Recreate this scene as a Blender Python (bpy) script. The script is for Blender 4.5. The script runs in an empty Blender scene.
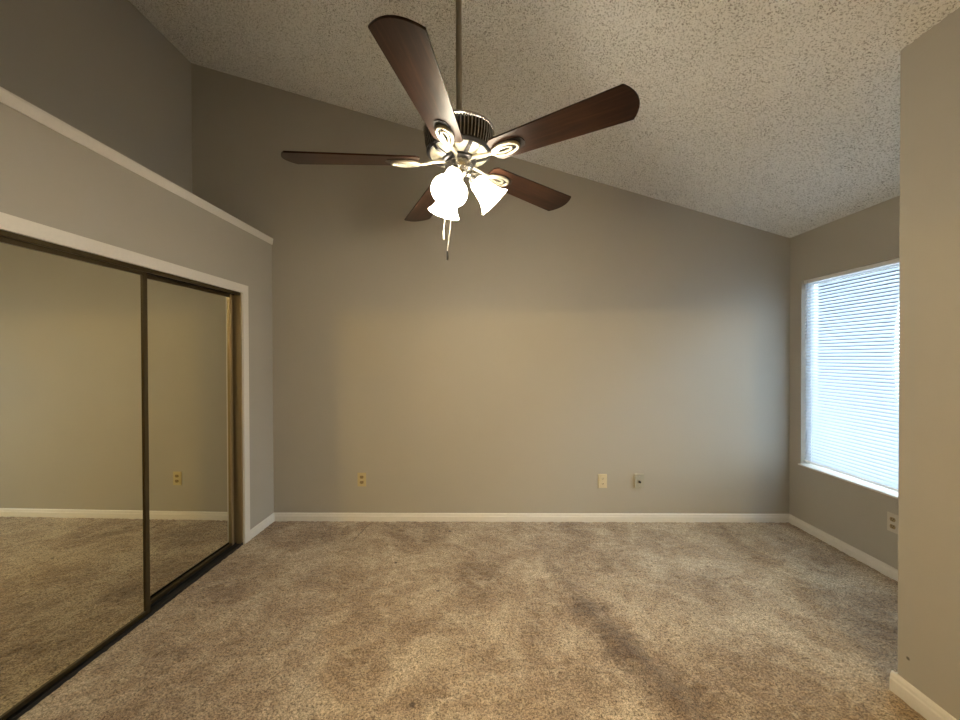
import bpy, bmesh, math, random
import numpy as np
from mathutils import Matrix, Vector

random.seed(4)
RNG = np.random.default_rng(7)
C = bpy.context.scene.collection
SC = bpy.context.scene
PI = math.pi

# ------------------------------------------------------------------ camera
F_PX = 384.04
CAM_H = 1.4037
cam_data = bpy.data.cameras.new('camera')
cam_data.sensor_fit = 'HORIZONTAL'
cam_data.sensor_width = 36.0
cam_data.lens = F_PX / 960.0 * 36.0
cam_data.clip_start = 0.02
cam = bpy.data.objects.new('camera', cam_data)
C.objects.link(cam)
Rm = ((0.9999, -0.01393, 0.00324), (0.0139, 0.99987, 0.00759), (-0.00334, -0.00755, 0.99997))
right = Vector((Rm[0][0], Rm[1][0], Rm[2][0]))
fwd = Vector((Rm[0][1], Rm[1][1], Rm[2][1]))
up = Vector((Rm[0][2], Rm[1][2], Rm[2][2]))
M3 = Matrix((right, up, -fwd)).transposed()
cam.matrix_world = Matrix.Translation((0, 0, CAM_H)) @ M3.to_4x4()
SC.camera = cam

# ------------------------------------------------------------------ world, daylight, exposure
SC.view_settings.view_transform = 'Standard'
SC.view_settings.look = 'None'
SC.view_settings.exposure = 0.0
SC.view_settings.gamma = 1.0
SC.view_settings.use_curve_mapping = False
world = bpy.data.worlds.new('overcast_sky')
SC.world = world
world.use_nodes = True
bg = world.node_tree.nodes['Background']
bg.inputs['Color'].default_value = (0.78, 0.90, 1.0, 1)
bg.inputs['Strength'].default_value = 21.0
# daylight enters through the window only: a portal guides the sky's samples to it
pd = bpy.data.lights.new('window_portal', 'AREA')
pd.shape = 'RECTANGLE'; pd.size = 1.50; pd.size_y = 1.40
pd.cycles.is_portal = True
po = bpy.data.objects.new('window_portal', pd)
C.objects.link(po)
po.location = (2.574 + 0.098, 2.4625, 1.27)
po.rotation_euler = (0, PI / 2, 0)      # faces -X, into the room

FAN_W = 21.0            # each of the three fan bulbs
FAN_COL = (1.0, 0.86, 0.62)
SHADE_E = 60.0
DRESS_W = 135.0          # lamp of the dressing room behind the camera
DRESS_COL = (1.0, 0.67, 0.15)
dl = bpy.data.lights.new('dressing_room_lamp', 'POINT')
dl.energy = DRESS_W; dl.color = DRESS_COL; dl.shadow_soft_size = 0.02
do = bpy.data.objects.new('dressing_room_lamp', dl)
C.objects.link(do)
do.location = (0.50, -2.0, 2.125)

# ------------------------------------------------------------------ dimensions
D = 3.2849            # back wall
XL = -1.8333          # closet wall
XR = 2.574            # window wall
XN, YN = 1.7130, 1.6208   # corner of the near right wall
XUL = -2.5192         # wall behind the ledge
ZL = 2.4276           # ledge
ZC, SL = 2.3984, 0.3024
YR = -0.40            # rear wall
T = 0.10
def ceil_z(x): return ZC + SL * (XR - x)

# ------------------------------------------------------------------ node helpers
def mat(name):
    m = bpy.data.materials.new(name)
    m.use_nodes = True
    return m, m.node_tree, m.node_tree.nodes['Principled BSDF']

def simple(name, col, rough=0.5, metal=0.0, bump=0.0, scale=60.0, spec=0.5):
    m, nt, b = mat(name)
    b.inputs['Roughness'].default_value = rough
    b.inputs['Metallic'].default_value = metal
    b.inputs['Specular IOR Level'].default_value = spec
    tc = nt.nodes.new('ShaderNodeTexCoord')
    n = nt.nodes.new('ShaderNodeTexNoise'); n.inputs['Scale'].default_value = scale
    n.inputs['Detail'].default_value = 3
    nt.links.new(tc.outputs['Object'], n.inputs['Vector'])
    r = nt.nodes.new('ShaderNodeMix'); r.data_type = 'RGBA'
    r.inputs[6].default_value = (*[c * 0.95 for c in col], 1)
    r.inputs[7].default_value = (*[min(1, c * 1.05) for c in col], 1)
    nt.links.new(n.outputs['Fac'], r.inputs[0])
    nt.links.new(r.outputs[2], b.inputs['Base Color'])
    if bump:
        bp = nt.nodes.new('ShaderNodeBump'); bp.inputs['Strength'].default_value = bump
        bp.inputs['Distance'].default_value = 0.002
        nt.links.new(n.outputs['Fac'], bp.inputs['Height'])
        nt.links.new(bp.outputs['Normal'], b.inputs['Normal'])
    return m

def math_node(nt, op, a, b=None, clamp=False):
    n = nt.nodes.new('ShaderNodeMath'); n.operation = op; n.use_clamp = clamp
    for i, v in enumerate((a, b)):
        if v is None: continue
        if isinstance(v, (int, float)): n.inputs[i].default_value = v
        else: nt.links.new(v, n.inputs[i])
    return n.outputs[0]

def vmath(nt, op, a, b=None, out=0):
    n = nt.nodes.new('ShaderNodeVectorMath'); n.operation = op
    for i, v in enumerate((a, b)):
        if v is None: continue
        if isinstance(v, tuple): n.inputs[i].default_value = v
        elif isinstance(v, float): n.inputs['Scale'].default_value = v
        else: nt.links.new(v, n.inputs[i])
    return n.outputs[out]

def ramp(nt, fac, stops):
    n = nt.nodes.new('ShaderNodeValToRGB')
    cr = n.color_ramp
    while len(cr.elements) < len(stops): cr.elements.new(0.5)
    for e, (p, c) in zip(cr.elements, stops):
        e.position = p; e.color = (*c, 1)
    nt.links.new(fac, n.inputs['Fac'])
    return n.outputs['Color']

def mixc(nt, fac, a, b, mode='MIX'):
    n = nt.nodes.new('ShaderNodeMix'); n.data_type = 'RGBA'; n.blend_type = mode
    for i, v in ((0, fac), (6, a), (7, b)):
        if isinstance(v, (int, float)): n.inputs[i].default_value = v
        elif isinstance(v, tuple): n.inputs[i].default_value = (*v, 1)
        else: nt.links.new(v, n.inputs[i])
    return n.outputs[2]

def maprange(nt, v, a, b, c=0.0, d=1.0):
    n = nt.nodes.new('ShaderNodeMapRange'); n.interpolation_type = 'SMOOTHSTEP'
    nt.links.new(v, n.inputs[0])
    for i, x in enumerate((a, b, c, d)): n.inputs[i + 1].default_value = x
    return n.outputs[0]

def noise(nt, vec, scale, detail=3, rough=0.5, dist=0.0):
    n = nt.nodes.new('ShaderNodeTexNoise')
    n.inputs['Scale'].default_value = scale; n.inputs['Detail'].default_value = detail
    n.inputs['Roughness'].default_value = rough; n.inputs['Distortion'].default_value = dist
    nt.links.new(vec, n.inputs['Vector'])
    return n.outputs['Fac']

def seg_dist(nt, pos, a, b):
    """distance on the floor from a point to the segment a-b"""
    ax, ay = a; bx, by = b
    L = math.hypot(bx - ax, by - ay); ux, uy = (bx - ax) / L, (by - ay) / L
    rel = vmath(nt, 'SUBTRACT', pos, (ax, ay, 0.0))
    t = vmath(nt, 'DOT_PRODUCT', rel, (ux, uy, 0.0), 1)
    t = math_node(nt, 'MINIMUM', math_node(nt, 'MAXIMUM', t, 0.0), L)
    n = nt.nodes.new('ShaderNodeVectorMath'); n.operation = 'SCALE'
    n.inputs[0].default_value = (ux, uy, 0.0)
    nt.links.new(t, n.inputs['Scale'])
    d = vmath(nt, 'SUBTRACT', rel, n.outputs[0])
    return vmath(nt, 'LENGTH', d, None, 1)

# ------------------------------------------------------------------ materials
def wall_paint(name, col, mark=None):
    m, nt, b = mat(name)
    geo = nt.nodes.new('ShaderNodeNewGeometry'); pos = geo.outputs['Position']
    n1 = noise(nt, pos, 1.6, 3); n2 = noise(nt, pos, 90, 3); n3 = noise(nt, pos, 14, 2)
    c = mixc(nt, n1, tuple(x * 0.97 for x in col), tuple(x * 1.03 for x in col))
    if mark:
        d = vmath(nt, 'DISTANCE', pos, mark, 1)
        c = mixc(nt, maprange(nt, d, 0.004, 0.009, 0.85, 0.0), c, (0.05, 0.04, 0.03))
    nt.links.new(c, b.inputs['Base Color'])
    b.inputs['Roughness'].default_value = 0.55
    b.inputs['Specular IOR Level'].default_value = 0.35
    h = math_node(nt, 'ADD', math_node(nt, 'MULTIPLY', n2, 0.5), n3)
    bp = nt.nodes.new('ShaderNodeBump'); bp.inputs['Strength'].default_value = 0.12
    bp.inputs['Distance'].default_value = 0.004
    nt.links.new(h, bp.inputs['Height']); nt.links.new(bp.outputs['Normal'], b.inputs['Normal'])
    return m

PAINT = (0.432, 0.405, 0.354)
M_WALL = wall_paint('greige_wall_paint', PAINT)
M_WALLN = wall_paint('greige_wall_paint_with_nick', PAINT, (XN, 1.575, 0.1736))
M_TRIM = simple('white_trim_paint', (0.78, 0.75, 0.70), 0.38)
M_LEDGE = M_TRIM

def popcorn():
    m, nt, b = mat('popcorn_ceiling')
    geo = nt.nodes.new('ShaderNodeNewGeometry'); pos = geo.outputs['Position']
    n1 = noise(nt, pos, 130, 3, 0.6)
    gap_shade = noise(nt, pos, 132, 2, 0.5, 0.4)
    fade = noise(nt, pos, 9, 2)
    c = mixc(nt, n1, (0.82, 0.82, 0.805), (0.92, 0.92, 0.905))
    c = mixc(nt, math_node(nt, 'MULTIPLY', maprange(nt, gap_shade, 0.52, 0.32), math_node(nt, 'ADD', fade, 0.35)), c, (0.35, 0.34, 0.315))  # dark flecks: shade of the popcorn gaps painted into the colour
    nt.links.new(c, b.inputs['Base Color'])
    b.inputs['Roughness'].default_value = 0.9; b.inputs['Specular IOR Level'].default_value = 0.1
    bp = nt.nodes.new('ShaderNodeBump'); bp.inputs['Strength'].default_value = 0.6
    bp.inputs['Distance'].default_value = 0.004
    nt.links.new(n1, bp.inputs['Height']); nt.links.new(bp.outputs['Normal'], b.inputs['Normal'])
    return m
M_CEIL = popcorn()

RIDGE = [(0.40, 2.90), (0.46, 2.50), (0.57, 2.13), (0.67, 1.84), (0.80, 1.50)]
def carpet():
    m, nt, b = mat('tan_pile_carpet')
    geo = nt.nodes.new('ShaderNodeNewGeometry')
    pos = vmath(nt, 'MULTIPLY', geo.outputs['Position'], (1.0, 1.0, 0.0))
    fine = noise(nt, pos, 190, 2, 0.6)
    tuft = noise(nt, pos, 90, 2, 0.5)
    clump = noise(nt, pos, 30, 4, 0.7)
    worn = noise(nt, pos, 2.3, 7, 0.68, 0.6)
    patch = noise(nt, pos, 6.5, 6, 0.72, 0.8)
    base = ramp(nt, worn, [(0.36, (0.215, 0.146, 0.089)), (0.50, (0.315, 0.229, 0.150)), (0.63, (0.450, 0.362, 0.254))])
    base = mixc(nt, maprange(nt, patch, 0.44, 0.68, 0.0, 0.6), base, (0.48, 0.395, 0.28))
    sp = math_node(nt, 'ADD', math_node(nt, 'ADD', math_node(nt, 'MULTIPLY', fine, 0.48), math_node(nt, 'MULTIPLY', tuft, 0.34)), math_node(nt, 'MULTIPLY', clump, 0.18))
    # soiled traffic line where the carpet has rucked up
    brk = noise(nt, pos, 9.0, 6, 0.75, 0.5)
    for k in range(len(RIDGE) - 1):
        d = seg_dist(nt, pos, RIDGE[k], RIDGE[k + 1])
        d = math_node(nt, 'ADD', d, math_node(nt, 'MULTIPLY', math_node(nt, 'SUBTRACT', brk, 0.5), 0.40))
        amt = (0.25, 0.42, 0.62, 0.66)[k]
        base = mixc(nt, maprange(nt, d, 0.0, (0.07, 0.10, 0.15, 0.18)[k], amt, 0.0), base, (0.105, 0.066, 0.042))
    base = mixc(nt, 1.0, base, ramp(nt, sp, [(0.39, (0.27, 0.24, 0.21)), (0.5, (0.98, 0.98, 0.98)), (0.60, (1.75, 1.75, 1.75))]), 'MULTIPLY')
    # seam and a few specks of dirt
    d = seg_dist(nt, pos, (-0.98, 3.23), (-1.02, 2.93))
    base = mixc(nt, maprange(nt, d, 0.003, 0.012, 0.6, 0.0), base, (0.10, 0.06, 0.04))
    for (x, y, r) in ((-0.30, 1.54, 0.010), (-0.29, 2.30, 0.010), (-0.29, 3.09, 0.014), (-0.62, 2.62, 0.008), (-2.5, 3.0, 0.012)):
        d = vmath(nt, 'DISTANCE', pos, (x, y, 0.0), 1)
        base = mixc(nt, maprange(nt, d, r * 0.6, r * 1.6, 0.85, 0.0), base, (0.06, 0.04, 0.03))
    nt.links.new(base, b.inputs['Base Color'])
    b.inputs['Roughness'].default_value = 0.95; b.inputs['Specular IOR Level'].default_value = 0.1
    b.inputs['Sheen Weight'].default_value = 0.25; b.inputs['Sheen Roughness'].default_value = 0.5
    bp = nt.nodes.new('ShaderNodeBump'); bp.inputs['Strength'].default_value = 0.8
    bp.inputs['Distance'].default_value = 0.006
    nt.links.new(sp, bp.inputs['Height']); nt.links.new(bp.outputs['Normal'], b.inputs['Normal'])
    return m
M_CARPET = carpet()

def mirror_mat():
    m, nt, b = mat('aged_mirror_glass')
    b.inputs['Metallic'].default_value = 1.0
    b.inputs['Roughness'].default_value = 0.008
    tc = nt.nodes.new('ShaderNodeTexCoord')
    n = noise(nt, tc.outputs['Object'], 3.0, 2)
    nt.links.new(mixc(nt, n, (0.765, 0.74, 0.61), (0.795, 0.77, 0.64)), b.inputs['Base Color'])
    return m
M_MIRROR = mirror_mat()
M_BRONZE = simple('bronze_anodised_metal', (0.085, 0.062, 0.030), 0.38, 0.75, scale=30)
M_GOLD = simple('champagne_bronze_metal', (0.40, 0.32, 0.19), 0.40, 0.75, scale=30)
M_BLACK = simple('black_track_metal', (0.018, 0.017, 0.016), 0.45, 0.3, scale=40)
M_DARK = simple('dark_gap_board', (0.03, 0.025, 0.02), 0.9)
M_NICKEL = simple('brushed_pewter_metal', (0.52, 0.51, 0.50), 0.26, 1.0, scale=80)
M_ROD = simple('pewter_downrod', (0.30, 0.265, 0.215), 0.42, 0.9, scale=80)
M_GUN = simple('dark_gunmetal', (0.05, 0.048, 0.05), 0.30, 0.9, scale=80)
M_VENT = simple('black_motor_core', (0.012, 0.012, 0.013), 0.6)
M_CREAM = simple('satin_light_metal', (0.40, 0.37, 0.29), 0.38, 0.55, scale=60)
M_IVORY = simple('ivory_plastic', (0.56, 0.47, 0.25), 0.4)
M_ALMOND = simple('almond_plastic', (0.66, 0.58, 0.40), 0.4)
M_WHITEP = simple('white_plastic', (0.60, 0.56, 0.48), 0.4)
M_GREYP = simple('worn_grey_plate', (0.42, 0.40, 0.33), 0.45, 0.2)
M_SLOT = simple('dark_slot', (0.03, 0.025, 0.02), 0.7)
M_SLOTB = simple('brown_receptacle', (0.30, 0.22, 0.10), 0.5)
M_STEEL = simple('steel_screw', (0.55, 0.52, 0.47), 0.3, 1.0)
M_CHAIN = simple('pale_bead_chain', (0.80, 0.78, 0.72), 0.3, 0.6)

def blade_wood():
    m, nt, b = mat('dark_walnut_veneer')
    tc = nt.nodes.new('ShaderNodeTexCoord')
    v = vmath(nt, 'MULTIPLY', tc.outputs['Object'], (3.0, 55.0, 10.0))
    g = noise(nt, v, 1.0, 5, 0.65, 0.5)
    big = noise(nt, tc.outputs['Object'], 7.0, 2)
    c = ramp(nt, g, [(0.30, (0.007, 0.004, 0.003)), (0.52, (0.020, 0.0088, 0.0052)), (0.70, (0.044, 0.019, 0.010))])
    c = mixc(nt, maprange(nt, big, 0.35, 0.7, 0.0, 0.35), c, (0.042, 0.0175, 0.009))
    nt.links.new(c, b.inputs['Base Color'])
    b.inputs['Roughness'].default_value = 0.36
    b.inputs['Specular IOR Level'].default_value = 0.14
    return m
M_BLADE = blade_wood()

def shade_glass():
    m, nt, b = mat('lit_frosted_glass')
    b.inputs['Base Color'].default_value = (0.9, 0.84, 0.72, 1)
    b.inputs['Roughness'].default_value = 0.3
    tc = nt.nodes.new('ShaderNodeTexCoord')
    sep = nt.nodes.new('ShaderNodeSeparateXYZ'); nt.links.new(tc.outputs['Object'], sep.inputs[0])
    # the glass is dimmer by the socket, away from the bulb
    s = maprange(nt, sep.outputs['Z'], 0.008, 0.075, 0.012, 1.0)
    nt.links.new(math_node(nt, 'MULTIPLY', s, SHADE_E), b.inputs['Emission Strength'])
    b.inputs['Emission Color'].default_value = (1.0, 0.89, 0.68, 1)
    return m
M_SHADE = shade_glass()
def bulb_mat():
    m, nt, b = mat('lit_bulb')
    b.inputs['Base Color'].default_value = (0.9, 0.9, 0.85, 1)
    b.inputs['Emission Color'].default_value = (1.0, 0.86, 0.62, 1)
    b.inputs['Emission Strength'].default_value = 12
    return m
M_BULB = bulb_mat()

def slat_mat():
    m, nt, b = mat('white_vinyl_slat')
    nt.nodes.remove(b)
    out = nt.nodes['Material Output']
    tc = nt.nodes.new('ShaderNodeTexCoord')
    n = noise(nt, tc.outputs['Object'], 4.0, 2)
    col = mixc(nt, n, (0.49, 0.535, 0.60), (0.53, 0.575, 0.64))
    df = nt.nodes.new('ShaderNodeBsdfDiffuse'); tr = nt.nodes.new('ShaderNodeBsdfTranslucent')
    nt.links.new(col, df.inputs['Color']); nt.links.new(col, tr.inputs['Color'])
    gl = nt.nodes.new('ShaderNodeBsdfGlossy'); gl.inputs['Roughness'].default_value = 0.4
    mx = nt.nodes.new('ShaderNodeMixShader'); mx.inputs[0].default_value = 0.14
    nt.links.new(df.outputs[0], mx.inputs[1]); nt.links.new(tr.outputs[0], mx.inputs[2])
    m2 = nt.nodes.new('ShaderNodeMixShader'); m2.inputs[0].default_value = 0.04
    nt.links.new(mx.outputs[0], m2.inputs[1]); nt.links.new(gl.outputs[0], m2.inputs[2])
    nt.links.new(m2.outputs[0], out.inputs['Surface'])
    return m
M_SLAT = slat_mat()
M_BLINDW = simple('white_blind_rail', (0.80, 0.80, 0.79), 0.4)
M_WAND = simple('clear_grey_wand', (0.42, 0.46, 0.52), 0.25)
def pane_mat():
    m, nt, b = mat('window_pane_glass')
    nt.nodes.remove(b)
    out = nt.nodes['Material Output']
    t = nt.nodes.new('ShaderNodeBsdfTransparent'); t.inputs['Color'].default_value = (0.94, 0.97, 0.97, 1)
    g = nt.nodes.new('ShaderNodeBsdfGlossy'); g.inputs['Roughness'].default_value = 0.02
    fr = nt.nodes.new('ShaderNodeFresnel'); fr.inputs['IOR'].default_value = 1.45
    mx = nt.nodes.new('ShaderNodeMixShader')
    nt.links.new(fr.outputs[0], mx.inputs[0]); nt.links.new(t.outputs[0], mx.inputs[1]); nt.links.new(g.outputs[0], mx.inputs[2])
    nt.links.new(mx.outputs[0], out.inputs['Surface'])
    return m
M_PANE = pane_mat()

# ------------------------------------------------------------------ mesh helpers
def obj(name, bm, m, parent=None, smooth=False, bevel=0.0):
    me = bpy.data.meshes.new(name)
    bmesh.ops.recalc_face_normals(bm, faces=bm.faces)
    if bevel:
        bmesh.ops.bevel(bm, geom=list(bm.edges), offset=bevel, segments=2, profile=0.7, affect='EDGES', clamp_overlap=True)
    bm.to_mesh(me); bm.free()
    if smooth:
        for p in me.polygons: p.use_smooth = True
        me.set_sharp_from_angle(angle=math.radians(38))
    me.materials.append(m)
    o = bpy.data.objects.new(name, me)
    C.objects.link(o)
    if parent: o.parent = parent
    return o

def struct(name, bm, m, parent=None, **kw):
    o = obj(name, bm, m, parent, **kw)
    if not parent: o['kind'] = 'structure'
    return o

def thing(name, label, cat, loc=(0, 0, 0), rot=(0, 0, 0), group=None):
    o = bpy.data.objects.new(name, None)
    C.objects.link(o)
    o.empty_display_size = 0.05
    o.location = loc; o.rotation_euler = rot
    o['label'] = label; o['category'] = cat
    if group: o['group'] = group
    return o

def dup(root, loc, label, group=None):
    r = root.copy(); C.objects.link(r); r.location = loc
    r['label'] = label
    if group: r['group'] = group
    for ch in list(root.children):
        c = ch.copy(); C.objects.link(c); c.parent = r
        for g in list(ch.children):
            d = g.copy(); C.objects.link(d); d.parent = c
    return r

def box(bm, x0, x1, y0, y1, z0, z1, mtx=None):
    vs = [bm.verts.new((x, y, z)) for x in (x0, x1) for y in (y0, y1) for z in (z0, z1)]
    for f in ((0, 1, 3, 2), (4, 6, 7, 5), (0, 4, 5, 1), (2, 3, 7, 6), (0, 2, 6, 4), (1, 5, 7, 3)):
        bm.faces.new([vs[i] for i in f])
    if mtx: bmesh.ops.transform(bm, matrix=mtx, verts=vs)
    return vs

def prism(bm, pts, vec):
    """polygon pts (3-D, planar) extruded by vec"""
    a = [bm.verts.new(p) for p in pts]
    b = [bm.verts.new(Vector(p) + Vector(vec)) for p in pts]
    n = len(a)
    bm.faces.new(a); bm.faces.new(b[::-1])
    for i in range(n):
        bm.faces.new((a[i], b[i], b[(i + 1) % n], a[(i + 1) % n]))
    return a + b

def lathe(bm, prof, seg=32, mtx=None):
    rings = []
    new = []
    for r, z in prof:
        if r < 1e-5:
            v = bm.verts.new((0, 0, z)); rings.append([v] * seg); new.append(v)
        else:
            ring = [bm.verts.new((r * math.cos(2 * PI * k / seg), r * math.sin(2 * PI * k / seg), z)) for k in range(seg)]
            rings.append(ring); new += ring
    for a, b in zip(rings, rings[1:]):
        for k in range(seg):
            q = [a[k], a[(k + 1) % seg], b[(k + 1) % seg], b[k]]
            u = []
            for v in q:
                if v not in u: u.append(v)
            if len(u) >= 3: bm.faces.new(u)
    for ring in (rings[0], rings[-1]):
        if len(set(ring)) == seg and ring[0] is not ring[1]:
            if not (prof[0] == prof[-1]):
                bm.faces.new(ring)
    if mtx: bmesh.ops.transform(bm, matrix=mtx, verts=new)
    return new

def tube(bm, pts, r, seg=10, closed=False):
    pts = [Vector(p) for p in pts]
    n = len(pts); rings = []
    nrm = None
    for i, p in enumerate(pts):
        if closed: t = (pts[(i + 1) % n] - pts[i - 1]).normalized()
        else: t = (pts[min(i + 1, n - 1)] - pts[max(i - 1, 0)]).normalized()
        if nrm is None:
            nrm = t.orthogonal().normalized()
        nrm = (nrm - t * nrm.dot(t)).normalized()
        bn = t.cross(nrm)
        rr = r[i] if isinstance(r, (list, tuple)) else r
        rings.append([bm.verts.new(p + (nrm * math.cos(2 * PI * k / seg) + bn * math.sin(2 * PI * k / seg)) * rr) for k in range(seg)])
    for i in range(n if closed else n - 1):
        a, b = rings[i], rings[(i + 1) % n]
        for k in range(seg):
            bm.faces.new((a[k], a[(k + 1) % seg], b[(k + 1) % seg], b[k]))
    if not closed:
        bm.faces.new(rings[0][::-1]); bm.faces.new(rings[-1])

def B(): return bmesh.new()
def boxobj(fn, name, m, x0, x1, y0, y1, z0, z1, parent=None, bevel=0.0):
    bm = B(); box(bm, x0, x1, y0, y1, z0, z1)
    return fn(name, bm, m, parent, bevel=bevel)

# ------------------------------------------------------------------ room shell
def grid_mesh(name, xs, ys, zfun, m, zback):
    """a relief sheet with real height, closed by a flat back"""
    nx, ny = len(xs), len(ys)
    X, Y = np.meshgrid(xs, ys, indexing='ij')
    Z = zfun(X, Y)
    co = np.stack([X, Y, Z], -1).reshape(-1, 3)
    idx = np.arange(nx * ny).reshape(nx, ny)
    q = np.stack([idx[:-1, :-1], idx[1:, :-1], idx[1:, 1:], idx[:-1, 1:]], -1).reshape(-1, 4)
    if zback: q = q[:, ::-1]
    me = bpy.data.meshes.new(name)
    me.vertices.add(len(co)); me.vertices.foreach_set('co', co.astype(np.float32).ravel())
    me.loops.add(q.size); me.loops.foreach_set('vertex_index', q.astype(np.int32).ravel())
    me.polygons.add(len(q)); me.polygons.foreach_set('loop_start', np.arange(0, q.size, 4, dtype=np.int32))
    me.polygons.foreach_set('loop_total', np.full(len(q), 4, dtype=np.int32))
    me.update(); me.validate()
    me.polygons.foreach_set('use_smooth', np.ones(len(q), dtype=bool))
    me.materials.append(m)
    o = bpy.data.objects.new(name, me); C.objects.link(o); o['kind'] = 'structure'
    return o

def blur(a, k):
    for _ in range(k):
        p = np.pad(a, 1, mode='edge')
        a = (p[:-2, 1:-1] + p[2:, 1:-1] + p[1:-1, :-2] + p[1:-1, 2:] + 2 * p[1:-1, 1:-1]) / 6
    return a
def norm(a): return (a - a.mean()) / a.std()

# floor: carpet with real pile relief and a low ruck
fx = np.concatenate([[-2.6], np.arange(-1.95, 2.56, 0.009), [2.70]])
fy = np.concatenate([[-2.7, -1.0, 0.0, 0.9], np.arange(1.30, 3.27, 0.009), [3.40]])
def floor_z(X, Y):
    n1 = norm(blur(RNG.standard_normal(X.shape), 1)); n2 = norm(blur(RNG.standard_normal(X.shape), 14))
    z = 0.0016 * np.clip(n1, -2.2, 2.2) + 0.0010 * n2 - 0.003
    ridge = np.full(X.shape, 9.0)
    for (ax, ay), (bx, by) in zip(RIDGE, RIDGE[1:]):
        L2 = (bx - ax) ** 2 + (by - ay) ** 2
        t = np.clip(((X - ax) * (bx - ax) + (Y - ay) * (by - ay)) / L2, 0, 1)
        ridge = np.minimum(ridge, np.hypot(X - ax - t * (bx - ax), Y - ay - t * (by - ay)))
    z += 0.009 * np.exp(-((ridge) / 0.055) ** 2) * np.clip((2.95 - Y) / 0.9, 0, 1)
    edge = (X < -1.80) | (Y > D - 0.03) | (X > XR - 0.03) | ((X > XN - 0.02) & (Y < YN + 0.03)) | (Y < 1.3)
    z = np.where(edge, np.minimum(z, -0.002), z)
    return z
grid_mesh('floor', fx, fy, floor_z, M_CARPET, False)

# ceiling: one slope with a real popcorn relief where it is in view
cx = np.concatenate([[-2.62], np.arange(-2.55, 2.60, 0.0055), [2.68]])
cy = np.concatenate([[YR - 0.1, 0.2], np.arange(0.62, 3.30, 0.0055), [3.39]])
def ceil_f(X, Y):
    n0 = RNG.standard_normal(X.shape)
    n1 = norm(blur(n0, 1)); n2 = norm(blur(RNG.standard_normal(X.shape), 8))
    # crowded blobs with deep, narrow gaps between them
    h = 0.0010 * np.clip(n1, -1.5, 2.0) - 0.010 * np.clip(-(n0 + 0.95 + 0.2 * n2), 0, 0.8) + 0.0005 * n2
    rim = (Y > D - 0.02) | (X > XR - 0.02) | (X < XUL + 0.02)
    h = np.where(rim, 0.0, h)
    return ZC + SL * (XR - X) - h
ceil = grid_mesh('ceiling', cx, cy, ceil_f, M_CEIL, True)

def gable_pts(y, x0, x1, z0=0.0, dz=0.03):
    return [(x0, y, z0), (x1, y, z0), (x1, y, ceil_z(x1) + dz), (x0, y, ceil_z(x0) + dz)]
bm = B(); prism(bm, gable_pts(D, XUL - T, XR + T, -0.02), (0, T, 0)); struct('wall_back', bm, M_WALL)
# window wall with its opening
WY0, WY1, WZ0, WZ1 = 1.76, 3.165, 0.515, 2.018  # near half of the opening is unseen, added to bring in more daylight
WD = 0.12
bm = B()
box(bm, XR, XR + WD, YN, WY0, -0.02, ZC + 0.01)
box(bm, XR, XR + WD, WY1, D, -0.02, ZC + 0.01)
box(bm, XR, XR + WD, WY0, WY1, -0.02, WZ0)
box(bm, XR, XR + WD, WY0, WY1, WZ1, ZC + 0.01)
struct('wall_right', bm, M_WALL)
# near right wall: a solid block beside the window alcove
bm = B()
rb = 0.011
plan = [(XN, YR - 2.2), (XR + WD, YR - 2.2), (XR + WD, YN)]
plan += [(XN + rb - rb * math.sin(k * PI / 16), YN - rb + rb * math.cos(k * PI / 16)) for k in range(9)]
lo = [bm.verts.new((x, y, -0.02)) for x, y in plan]
hi = [bm.verts.new((x, y, ceil_z(x) + 0.03)) for x, y in plan]
bm.faces.new(lo); bm.faces.new(hi[::-1])
for i in range(len(plan)):
    j = (i + 1) % len(plan)
    bm.faces.new((lo[i], lo[j], hi[j], hi[i]))
struct('wall_near_right', bm, M_WALLN, smooth=True)
# closet front wall with its opening
CY0, CY1, CZ1 = 1.27, 2.868, 1.893
CT = 0.095
bm = B()
box(bm, XL - CT, XL, CY1, D, -0.02, ZL - 0.012)
box(bm, XL - CT, XL, YR, CY0, -0.02, ZL - 0.012)
box(bm, XL - CT, XL, CY0, CY1, CZ1, ZL - 0.012)
struct('wall_left', bm, M_WALL)
# ledge above the closet, and the wall behind it
bm = B(); box(bm, XUL, XL, YR, D, ZL - 0.012, ZL); struct('trim_1', bm, M_LEDGE)
bm = B(); box(bm, XUL - T, XUL, YR, D, -0.02, ceil_z(XUL - T) + 0.02); struct('wall_upper_left', bm, M_WALL)
# rear wall with the opening to the dressing room
OJ, OZ = -0.034, 2.03
bm = B()
prism(bm, gable_pts(YR - T, XUL - T, OJ, -0.02), (0, T, 0))
prism(bm, gable_pts(YR - T, OJ, XN, OZ), (0, T, 0))
struct('wall_rear', bm, M_WALL)
bm = B()
box(bm, OJ - 0.9 - T, OJ - 0.9, -2.7, YR - T, -0.02, 2.4)
box(bm, OJ - 0.9, XN, -2.7, -2.6, -0.02, 2.4)
box(bm, OJ - 0.9 - T, XN, -2.7, YR - T, 2.4, 2.46)
struct('wall_dressing_room', bm, M_WALL)

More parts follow.
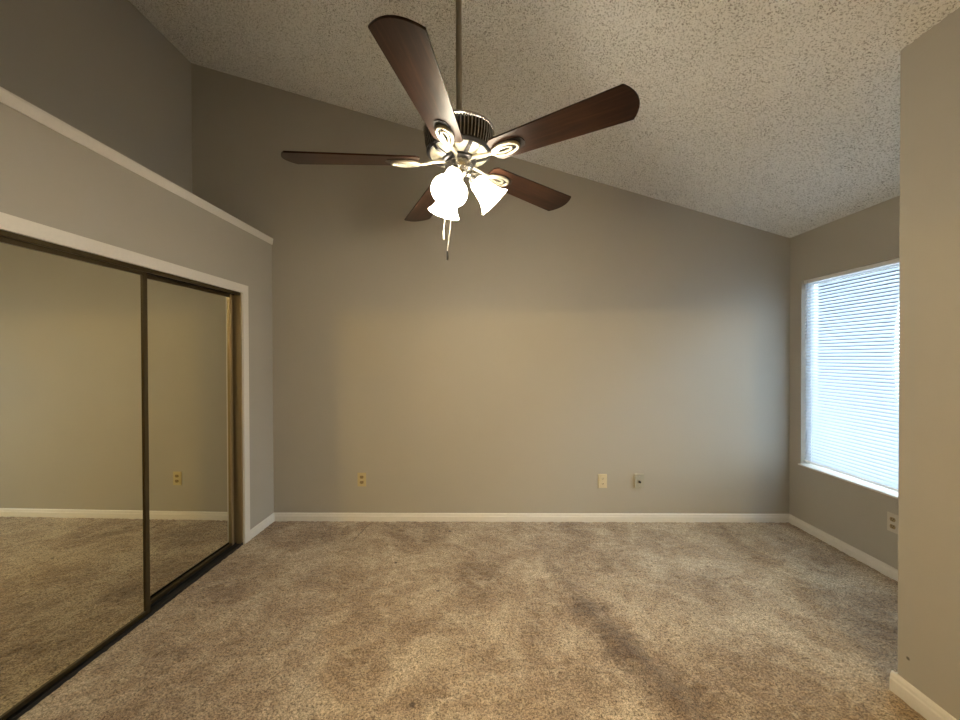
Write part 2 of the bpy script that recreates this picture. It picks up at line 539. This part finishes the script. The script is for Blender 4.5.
# trims
bm = B()
prism(bm, [(XL, YR, ZL), (XL + 0.013, YR, ZL), (XL + 0.013, YR, ZL - 0.012), (XL + 0.009, YR, ZL - 0.040), (XL + 0.006, YR, ZL - 0.052), (XL, YR, ZL - 0.052)], (0, D - YR, 0))
struct('trim_2', bm, M_TRIM)
CW = 0.062
bm = B()
for pts in ([(XL, CY0 - CW, CZ1 + CW), (XL, CY1 + CW, CZ1 + CW), (XL, CY1, CZ1), (XL, CY0, CZ1)],
            [(XL, CY1, -0.01), (XL, CY1 + CW, -0.01), (XL, CY1 + CW, CZ1 + CW), (XL, CY1, CZ1)],
            [(XL, CY0 - CW, -0.01), (XL, CY0, -0.01), (XL, CY0, CZ1), (XL, CY0 - CW, CZ1 + CW)]):
    prism(bm, pts, (0.014, 0, 0))
struct('trim_3', bm, M_TRIM)

def baseboard(name, a, b, nrm, h=0.066, t=0.013):
    ax, ay = a; bx, by = b; nx, ny = nrm
    prof = [(0, -0.01), (t, -0.01), (t, h * 0.60), (t * 0.78, h * 0.68), (t * 0.72, h * 0.84), (t * 0.45, h * 0.96), (0, h)]
    bm = B()
    prism(bm, [(ax + nx * p, ay + ny * p, z) for p, z in prof], (bx - ax, by - ay, 0))
    return struct(name, bm, M_TRIM)
baseboard('baseboard_back', (XL, D), (XR, D), (0, -1))
baseboard('baseboard_right', (XR, YN), (XR, D), (-1, 0))
baseboard('baseboard_near_right', (XN, YR), (XN, YN + 0.013), (-1, 0), h=0.078)
baseboard('baseboard_alcove', (XN, YN), (XR, YN), (0, 1), h=0.078)
baseboard('baseboard_left', (XL, CY1 + CW), (XL, D), (1, 0))
baseboard('baseboard_closet', (XL, YR), (XL, CY0 - CW), (1, 0))
baseboard('baseboard_rear', (XL, YR), (OJ, YR), (0, 1))

# closet: dark back board, jamb lining
bm = B(); box(bm, XL - 0.62, XL - 0.60, CY0 - 0.1, CY1 + 0.1, -0.01, ZL - 0.02); struct('wall_closet', bm, M_DARK)
bm = B()
box(bm, XL - CT, XL - 0.002, CY1 - 0.010, CY1, 0.0, CZ1)
box(bm, XL - CT, XL - 0.002, CY0, CY0 + 0.010, 0.0, CZ1)
struct('trim_4', bm, M_GOLD)

# ------------------------------------------------------------------ sliding door tracks and mirrored doors
t = thing('door_track', 'bronze metal head track under the white closet casing', 'track', (XL, CY0 + 0.010, CZ1))
LY = CY1 - CY0 - 0.020
bm = B()
box(bm, -0.092, -0.002, 0, LY, -0.006, 0)
box(bm, -0.008, -0.002, 0, LY, -0.022, -0.006)
obj('track_channel', bm, M_BRONZE, t)
bm = B(); box(bm, -0.052, -0.048, 0, LY, -0.020, -0.006); obj('track_divider', bm, M_BLACK, t)
bm = B(); box(bm, -0.092, -0.086, 0, LY, -0.026, -0.006); obj('rear_lip', bm, M_BRONZE, t)

t = thing('door_track', 'black ribbed floor track between the carpet and the mirrored doors', 'track', (XL, CY0 + 0.010, 0))
bm = B(); box(bm, -0.092, 0.004, 0, LY, -0.012, 0.004); obj('track_base', bm, M_BLACK, t)
for xx in (0.000, -0.049, -0.088):
    bm = B(); box(bm, xx - 0.003, xx + 0.003, 0, LY, 0.004, 0.014); obj('track_rib', bm, M_BLACK, t)

def mirror_door(label, x, y0, y1, stile_m):
    """x: front face; frame 22 mm deep"""
    t = thing('mirrored_sliding_door', label, 'closet door', (x - 0.011, (y0 + y1) / 2, 0.012), (0, 0, math.radians(-0.95)))
    w = (y1 - y0) / 2; z1 = CZ1 - 0.020; s = 0.027
    z1 -= 0.012
    bm = B(); box(bm, -0.004, 0.004, -w + 0.006, w - 0.006, 0.02, z1 - 0.01); obj('mirror', bm, M_MIRROR, t)
    for sgn in (-1, 1):
        bm = B()
        y = sgn * (w - s / 2)
        box(bm, -0.011, 0.009, y - s / 2, y + s / 2, 0, z1)
        box(bm, 0.009, 0.0125, y - s / 2 + (0.012 if sgn < 0 else 0), y + s / 2 - (0 if sgn < 0 else 0.012), 0, z1)
        obj('stile', bm, stile_m, t, bevel=0.0012)
    bm = B(); box(bm, -0.011, 0.011, -w + s, w - s, 0, 0.020); obj('bottom_rail', bm, M_BRONZE, t, bevel=0.0012)
    bm = B(); box(bm, -0.011, 0.011, -w + s, w - s, z1 - 0.022, z1); obj('top_rail', bm, M_BRONZE, t, bevel=0.0012)
    return t
mirror_door('front mirrored closet door nearest the camera, overlapping the far one', XL - 0.016, CY0 + 0.012, 2.075, M_BRONZE)
mirror_door('rear mirrored closet door at the far end, sliding behind the front one', XL - 0.054, 2.030, 2.836, M_GOLD)

# ------------------------------------------------------------------ window, sill, blind
fr = None
bm = B()
xf0, xf1 = XR + 0.072, XR + 0.112
for (a, b, c, d) in ((WY0, WY0 + 0.035, WZ0, WZ1), (WY1 - 0.035, WY1, WZ0, WZ1), (WY0 + 0.035, WY1 - 0.035, WZ0, WZ0 + 0.035),
                     (WY0 + 0.035, WY1 - 0.035, WZ1 - 0.035, WZ1)):
    box(bm, xf0, xf1, a, b, c, d)
win = struct('window_1', bm, M_TRIM)
bm = B(); box(bm, XR + 0.090, XR + 0.094, WY0 + 0.03, WY1 - 0.03, WZ0 + 0.03, WZ1 - 0.03); struct('pane', bm, M_PANE, win)
bm = B()
box(bm, XR - 0.026, XR + 0.072, WY0, WY1, WZ0 + 0.001, WZ0 + 0.012)
o = struct('trim_5', bm, M_TRIM, bevel=0.002)

BX = XR + 0.030
t = thing('window_blind', 'closed white mini blind filling the window on the right wall', 'blind', (BX, (WY0 + WY1) / 2, WZ0 + 0.014))
HW = (WY1 - WY0) / 2 - 0.004
ZT = WZ1 - (WZ0 + 0.014)
bm = B(); box(bm, -0.014, 0.014, -HW, HW, ZT - 0.028, ZT - 0.002); obj('headrail', bm, M_BLINDW, t, bevel=0.0015)
bm = B(); box(bm, -0.010, 0.010, -HW, HW, 0.020, 0.032); obj('bottom_rail', bm, M_BLINDW, t, bevel=0.002)
sb = B()
ns = 6; a = math.radians(53); w = 0.0265
prev = None
for i in range(ns + 1):
    u = (i / ns - 0.5) * w
    cb = 0.0022 * (1 - (2 * i / ns - 1) ** 2)
    x = u * math.cos(a) - cb * math.sin(a); z = -u * math.sin(a) - cb * math.cos(a)
    x, z = -x, z
    cur = (sb.verts.new((x, -HW, z)), sb.verts.new((x, HW, z)))
    if prev: sb.faces.new((prev[0], prev[1], cur[1], cur[0]))
    prev = cur
slat0 = obj('slat', sb, M_SLAT, t, smooth=True)
sol = None
z0s, z1s = 0.044, ZT - 0.040
NS = 58
for i in range(NS):
    s = slat0 if i == 0 else slat0.copy()
    if i: C.objects.link(s); s.parent = t
    s.location = (0, 0, z0s + (z1s - z0s) * i / (NS - 1))
for yy in (-HW + 0.05, -0.035, HW - 0.075):
    bm = B(); tube(bm, [(-0.0125, yy, 0.012), (-0.0125, yy, ZT - 0.02)], 0.0011, 6); obj('ladder_cord', bm, M_BLINDW, t)
bm = B(); tube(bm, [(-0.020, HW - 0.040, ZT - 0.030), (-0.020, HW - 0.040, ZT - 0.56)], 0.0034, 8)
tube(bm, [(-0.012, HW - 0.040, ZT - 0.016), (-0.020, HW - 0.040, ZT - 0.020), (-0.020, HW - 0.040, ZT - 0.034)], 0.0018, 6)
obj('tilt_wand', bm, M_WAND, t)
bm = B(); tube(bm, [(-0.018, -0.045, ZT - 0.02), (-0.018, -0.045, ZT - 0.90)], 0.0013, 6)
lathe(bm, [(0.0, 0.02), (0.004, 0.015), (0.006, -0.015), (0.0, -0.018)], 10, Matrix.Translation((-0.018, -0.045, ZT - 0.91)))
lathe(bm, [(0.0, 0.006), (0.006, 0.004), (0.006, -0.006), (0.0, -0.008)], 10, Matrix.Translation((-0.018, -0.045, ZT - 0.024)))
obj('lift_cord', bm, M_BLINDW, t)

# ------------------------------------------------------------------ outlets
def plate_bm(w=0.074, h=0.118, d=0.006):
    bm = B(); box(bm, -w / 2, w / 2, -d, 0, -h / 2, h / 2)
    bmesh.ops.bevel(bm, geom=[e for e in bm.edges if all(v.co.y < -d * 0.5 for v in e.verts)], offset=0.003, segments=2, affect='EDGES')
    return bm
def duplex(label, loc, rotz, pm, rm, group=None):
    t = thing('wall_outlet', label, 'outlet', loc, (0, 0, rotz), group)
    obj('cover_plate', plate_bm(), pm, t)
    for z in (0.0225, -0.0225):
        bm = B()
        pts = []
        for k in range(20):
            an = 2 * PI * k / 20
            pts.append((0.0165 * math.cos(an), -0.005, z + max(-0.0125, min(0.0125, 0.0165 * math.sin(an)))))
        prism(bm, pts, (0, -0.0035, 0))
        r = obj('receptacle', bm, rm, t)
        bm = B()
        box(bm, -0.0075, -0.0050, -0.0090, -0.0083, z - 0.001, z + 0.008)
        box(bm, 0.0050, 0.0075, -0.0090, -0.0083, z - 0.001, z + 0.008)
        lathe(bm, [(0.0, -0.0003), (0.0026, -0.0003), (0.0026, 0.0003), (0.0, 0.0003)], 10,
              Matrix.Translation((0, -0.0086, z - 0.0065)) @ Matrix.Rotation(PI / 2, 4, 'X'))
        obj('slots', bm, M_SLOT, r)
    bm = B(); lathe(bm, [(0, 0.0018), (0.0025, 0.0012), (0.003, 0.0), (0.0, 0.0)], 12, Matrix.Translation((0, -0.0055, 0)) @ Matrix.Rotation(PI / 2, 4, 'X'))
    obj('screw', bm, M_STEEL, t)
    return t
duplex('yellowed ivory duplex outlet on the back wall nearest the closet', (-1.066, D, 0.353), 0, M_IVORY, M_SLOTB)
duplex('almond duplex outlet on the back wall, just left of the cable plate', (0.997, D, 0.343), 0, M_ALMOND, M_ALMOND)
duplex('white duplex outlet on the right wall below the window', (XR, 2.452, 0.347), -PI / 2, M_WHITEP, M_SLOTB)
t = thing('cable_wall_plate', 'grey cable jack plate on the back wall, right of the almond outlet', 'wall plate', (1.307, D, 0.345))
obj('cover_plate', plate_bm(0.080, 0.120, 0.012), M_GREYP, t)
bm = B()
lathe(bm, [(0.0, 0.0), (0.011, 0.0), (0.011, 0.004), (0.0085, 0.004), (0.0085, 0.014), (0.0, 0.014)], 14, Matrix.Translation((0, -0.011, -0.006)) @ Matrix.Rotation(PI / 2, 4, 'X'))
obj('connector', bm, M_GUN, t)
for z in (0.042, -0.042):
    bm = B(); lathe(bm, [(0, 0.0018), (0.0025, 0.0012), (0.003, 0.0), (0.0, 0.0)], 12, Matrix.Translation((0, -0.0118, z)) @ Matrix.Rotation(PI / 2, 4, 'X'))
    obj('screw', bm, M_STEEL, t)

# ------------------------------------------------------------------ ceiling fan
FX, FY, FZ = -0.100, 1.515, 2.168       # FZ: height of the blades
CZ = ceil_z(FX) - 0.004
fan = thing('ceiling_fan', 'five-blade dark wood and pewter ceiling fan with three lit glass shades', 'ceiling fan', (FX, FY, FZ))
def z_(z): return z - FZ
# canopy against the slope, downrod
bm = B()
tl = math.atan(SL)
lathe(bm, [(0.0, 0.0), (0.070, 0.0), (0.068, -0.020), (0.052, -0.045), (0.026, -0.062), (0.0, -0.066)], 32,
      Matrix.Translation((0, 0, CZ - FZ)) @ Matrix.Rotation(tl, 4, 'Y'))
obj('canopy', bm, M_NICKEL, fan, smooth=True)
bm = B(); lathe(bm, [(0.0, z_(2.30)), (0.0115, z_(2.30)), (0.0115, z_(CZ - 0.05)), (0.0, z_(CZ - 0.05))], 20)
obj('downrod', bm, M_ROD, fan, smooth=True)
bm = B(); lathe(bm, [(0.0, z_(2.296)), (0.042, z_(2.296)), (0.040, z_(2.306)), (0.024, z_(2.316)), (0.021, z_(2.336)), (0.0, z_(2.336))], 28)
obj('coupling_cover', bm, M_NICKEL, fan, smooth=True)
# motor housing
bm = B(); lathe(bm, [(0.0, z_(2.298)), (0.100, z_(2.298)), (0.128, z_(2.295)), (0.1395, z_(2.288)), (0.1395, z_(2.280)), (0.130, z_(2.275)), (0.0, z_(2.275))], 56)
obj('housing_cap', bm, M_NICKEL, fan, smooth=True)
bm = B(); lathe(bm, [(0.0, z_(2.277)), (0.122, z_(2.277)), (0.112, z_(2.208)), (0.0, z_(2.208))], 48)
obj('motor_core', bm, M_VENT, fan, smooth=True)
bm = B()
for k in range(60):
    vs = prism(bm, [(0.116, -0.0021, z_(2.278)), (0.1365, -0.0021, z_(2.278)), (0.1345, -0.0021, z_(2.245)), (0.126, -0.0021, z_(2.207)), (0.106, -0.0021, z_(2.207))], (0, 0.0042, 0))
    bmesh.ops.transform(bm, matrix=Matrix.Rotation(2 * PI * k / 60, 4, 'Z'), verts=vs)
obj('vent_fins', bm, M_NICKEL, fan)
bm = B(); lathe(bm, [(0.0, z_(2.210)), (0.127, z_(2.210)), (0.128, z_(2.203)), (0.120, z_(2.195)), (0.0, z_(2.195))], 56)
obj('lower_ring', bm, M_GUN, fan, smooth=True)
bm = B(); lathe(bm, [(0.0, z_(2.198)), (0.118, z_(2.198)), (0.106, z_(2.190)), (0.070, z_(2.180)), (0.0, z_(2.179))], 56)
obj('motor_bowl', bm, M_CREAM, fan, smooth=True)
for k in range(5):
    bm = B()
    vs = prism(bm, [(0.119, -0.008, z_(2.199)), (0.121, -0.008, z_(2.194)), (0.107, -0.008, z_(2.186)), (0.068, -0.008, z_(2.1755)), (0.060, -0.008, z_(2.181))], (0, 0.016, 0))
    bmesh.ops.transform(bm, matrix=Matrix.Rotation(math.radians(-29.3 + 36 + 72 * k), 4, 'Z'), verts=vs)
    obj('bowl_rib', bm, M_GUN, fan)
bm = B(); lathe(bm, [(0.0, z_(2.183)), (0.060, z_(2.183)), (0.067, z_(2.179)), (0.067, z_(2.170)), (0.059, z_(2.166)), (0.0, z_(2.166))], 40)
obj('flywheel', bm, M_GUN, fan, smooth=True)
bm = B(); lathe(bm, [(0.0, z_(2.168)), (0.053, z_(2.168)), (0.0555, z_(2.162)), (0.0555, z_(2.142)), (0.050, z_(2.134)), (0.036, z_(2.130)), (0.034, z_(2.122)), (0.026, z_(2.112)), (0.012, z_(2.107)), (0.009, z_(2.099)), (0.0, z_(2.096))], 40)
obj('switch_housing', bm, M_NICKEL, fan, smooth=True)

# blades: local x radial, y tangential, z up; the blade's own iron is its child
R0, R1, RT = 0.152, 0.648, 0.666
def blade_outline():
    pts = []
    hw0, hw1 = 0.054, 0.0715
    pts.append((R0, -hw0 + 0.014)); pts.append((R0 + 0.016, -hw0))
    xs = RT - 0.030
    pts.append((xs, -hw1))
    for k in range(1, 16):
        an = -1 + 2 * k / 16
        y = hw1 * an
        x = xs + (RT - xs) * (1 - abs(an) ** 2.0)
        pts.append((x, y))
    pts.append((xs, hw1))
    pts.append((R0 + 0.016, hw0)); pts.append((R0, hw0 - 0.014))
    return pts
bm = B(); prism(bm, [(x, y, 0.0) for x, y in blade_outline()], (0, 0, 0.0065))
bme = bm
blade0 = obj('blade', bme, M_BLADE, fan, bevel=0.0012)
bm = B()
zi = -0.008
tube(bm, [(0.050, 0, 0.006), (0.075, 0, 0.005), (0.105, 0, 0.001), (0.130, 0, -0.005), (0.158, 0, zi), (0.176, 0, zi)], [0.0085, 0.008, 0.007, 0.0065, 0.007, 0.006], 10)
def oval(cx, rx, ry, z, n=28): return [(cx + rx * math.cos(2 * PI * k / n) , ry * math.sin(2 * PI * k / n) * (1.0 + 0.12 * math.cos(2 * PI * k / n)), z) for k in range(n)]
tube(bm, oval(0.208, 0.052, 0.025, zi), 0.0065, 10, closed=True)
tube(bm, oval(0.203, 0.031, 0.0105, zi), 0.0048, 8, closed=True)
iron0 = obj('blade_iron', bm, M_CREAM, blade0, smooth=True)
bm = B(); prism(bm, [(x, y, -0.0025) for x, y in [(0.168, -0.020), (0.20, -0.028), (0.25, -0.030), (0.278, -0.020), (0.286, 0.0), (0.278, 0.020), (0.25, 0.030), (0.20, 0.028), (0.168, 0.020)]], (0, 0, 0.0022))
pad0 = obj('iron_pad', bm, M_GUN, blade0)
for k in range(5):
    if k == 0: b_ = blade0
    else:
        b_ = blade0.copy(); C.objects.link(b_); b_.parent = fan
        for ch in (iron0, pad0):
            c = ch.copy(); C.objects.link(c); c.parent = b_
    # blades sag and sit slightly unevenly, as on a worn fan
    b_.rotation_euler = (math.radians(-11.0), (0.0, 0.0, 0.024, 0.018, 0.012)[k], math.radians(-29.3 + 72 * k + (-3.4, -1.0, 0.2, -0.7, 2.0)[k]))

# three lamp arms with their shades and bulbs
for k, (az, tilt, drop) in enumerate(((14.0, 45.0, 0.0), (124.0, 53.0, 0.006), (257.0, 55.0, 0.010))):
    a = math.radians(az)
    ct, st = math.cos(math.radians(tilt)), math.sin(math.radians(tilt))
    d = Vector((math.cos(a) * ct, math.sin(a) * ct, -st))
    h = Vector((math.cos(a), math.sin(a), 0))
    neck = h * 0.056 + Vector((0, 0, z_(2.114) - drop))
    bm = B()
    tube(bm, [h * 0.026 + Vector((0, 0, z_(2.130))), h * 0.046 + Vector((0, 0, z_(2.126))), neck + d * -0.006, neck + d * 0.004], [0.011, 0.012, 0.015, 0.016], 14)
    rot = d.to_track_quat('Z', 'Y').to_matrix().to_4x4()
    mt = Matrix.Translation(neck) @ rot
    lathe(bm, [(0.0, -0.006), (0.022, -0.004), (0.0255, 0.006), (0.0255, 0.016), (0.0, 0.016)], 24, mt)
    arm = obj('lamp_arm', bm, M_NICKEL, fan, smooth=True)
    bm = B()
    outer = [(0.0235, 0.010), (0.0300, 0.016), (0.0340, 0.028), (0.0355, 0.045), (0.0385, 0.066), (0.0450, 0.088), (0.0550, 0.108), (0.0670, 0.124)]
    prof = outer + [(r - 0.003, z + 0.0005) for r, z in outer[::-1]]
    lathe(bm, prof + [prof[0]], 40)
    sh = obj('lamp_shade', bm, M_SHADE, arm, smooth=True)
    sh.matrix_local = mt
    bm = B()
    lathe(bm, [(0.0, 0.016), (0.013, 0.018), (0.013, 0.032), (0.018, 0.042), (0.0225, 0.055), (0.0215, 0.068), (0.014, 0.078), (0.0, 0.082)], 20)
    bl = obj('light_bulb', bm, M_BULB, arm, smooth=True)
    bl.matrix_local = mt
    ld = bpy.data.lights.new('bulb_light', 'POINT')
    ld.energy = FAN_W; ld.color = FAN_COL; ld.shadow_soft_size = 0.045
    lo = bpy.data.objects.new('bulb_light', ld); C.objects.link(lo)
    lo.location = Vector((FX, FY, FZ)) + neck + d * 0.108

def chain(x0, y0, z0, x1, y1, z1, name, pull):
    bm = B()
    n = int((z0 - z1) / 0.006)
    tube(bm, [(x0, y0, z0), (x1, y1, z1)], 0.0008, 6)
    for i in range(n):
        f = (i + 0.5) / n
        bmesh.ops.create_icosphere(bm, subdivisions=1, radius=0.0019, matrix=Matrix.Translation((x0 + (x1 - x0) * f, y0 + (y1 - y0) * f, z0 + (z1 - z0) * f)))
    c = obj(name, bm, M_CHAIN, fan)
    bm = B()
    lathe(bm, [(0.0, 0.0), (0.003, -0.002), (0.0035, -0.010), (0.0045, -0.024), (0.0038, -0.036), (0.0, -0.038)], 12, Matrix.Translation((x1, y1, z1)))
    obj('pull', bm, pull, c)
chain(-0.006, -0.040, z_(2.125), -0.046, -0.022, z_(1.818), 'pull_chain', M_GUN)
chain(-0.044, 0.000, z_(2.125), -0.063, 0.000, z_(1.905), 'pull_chain', M_CHAIN)
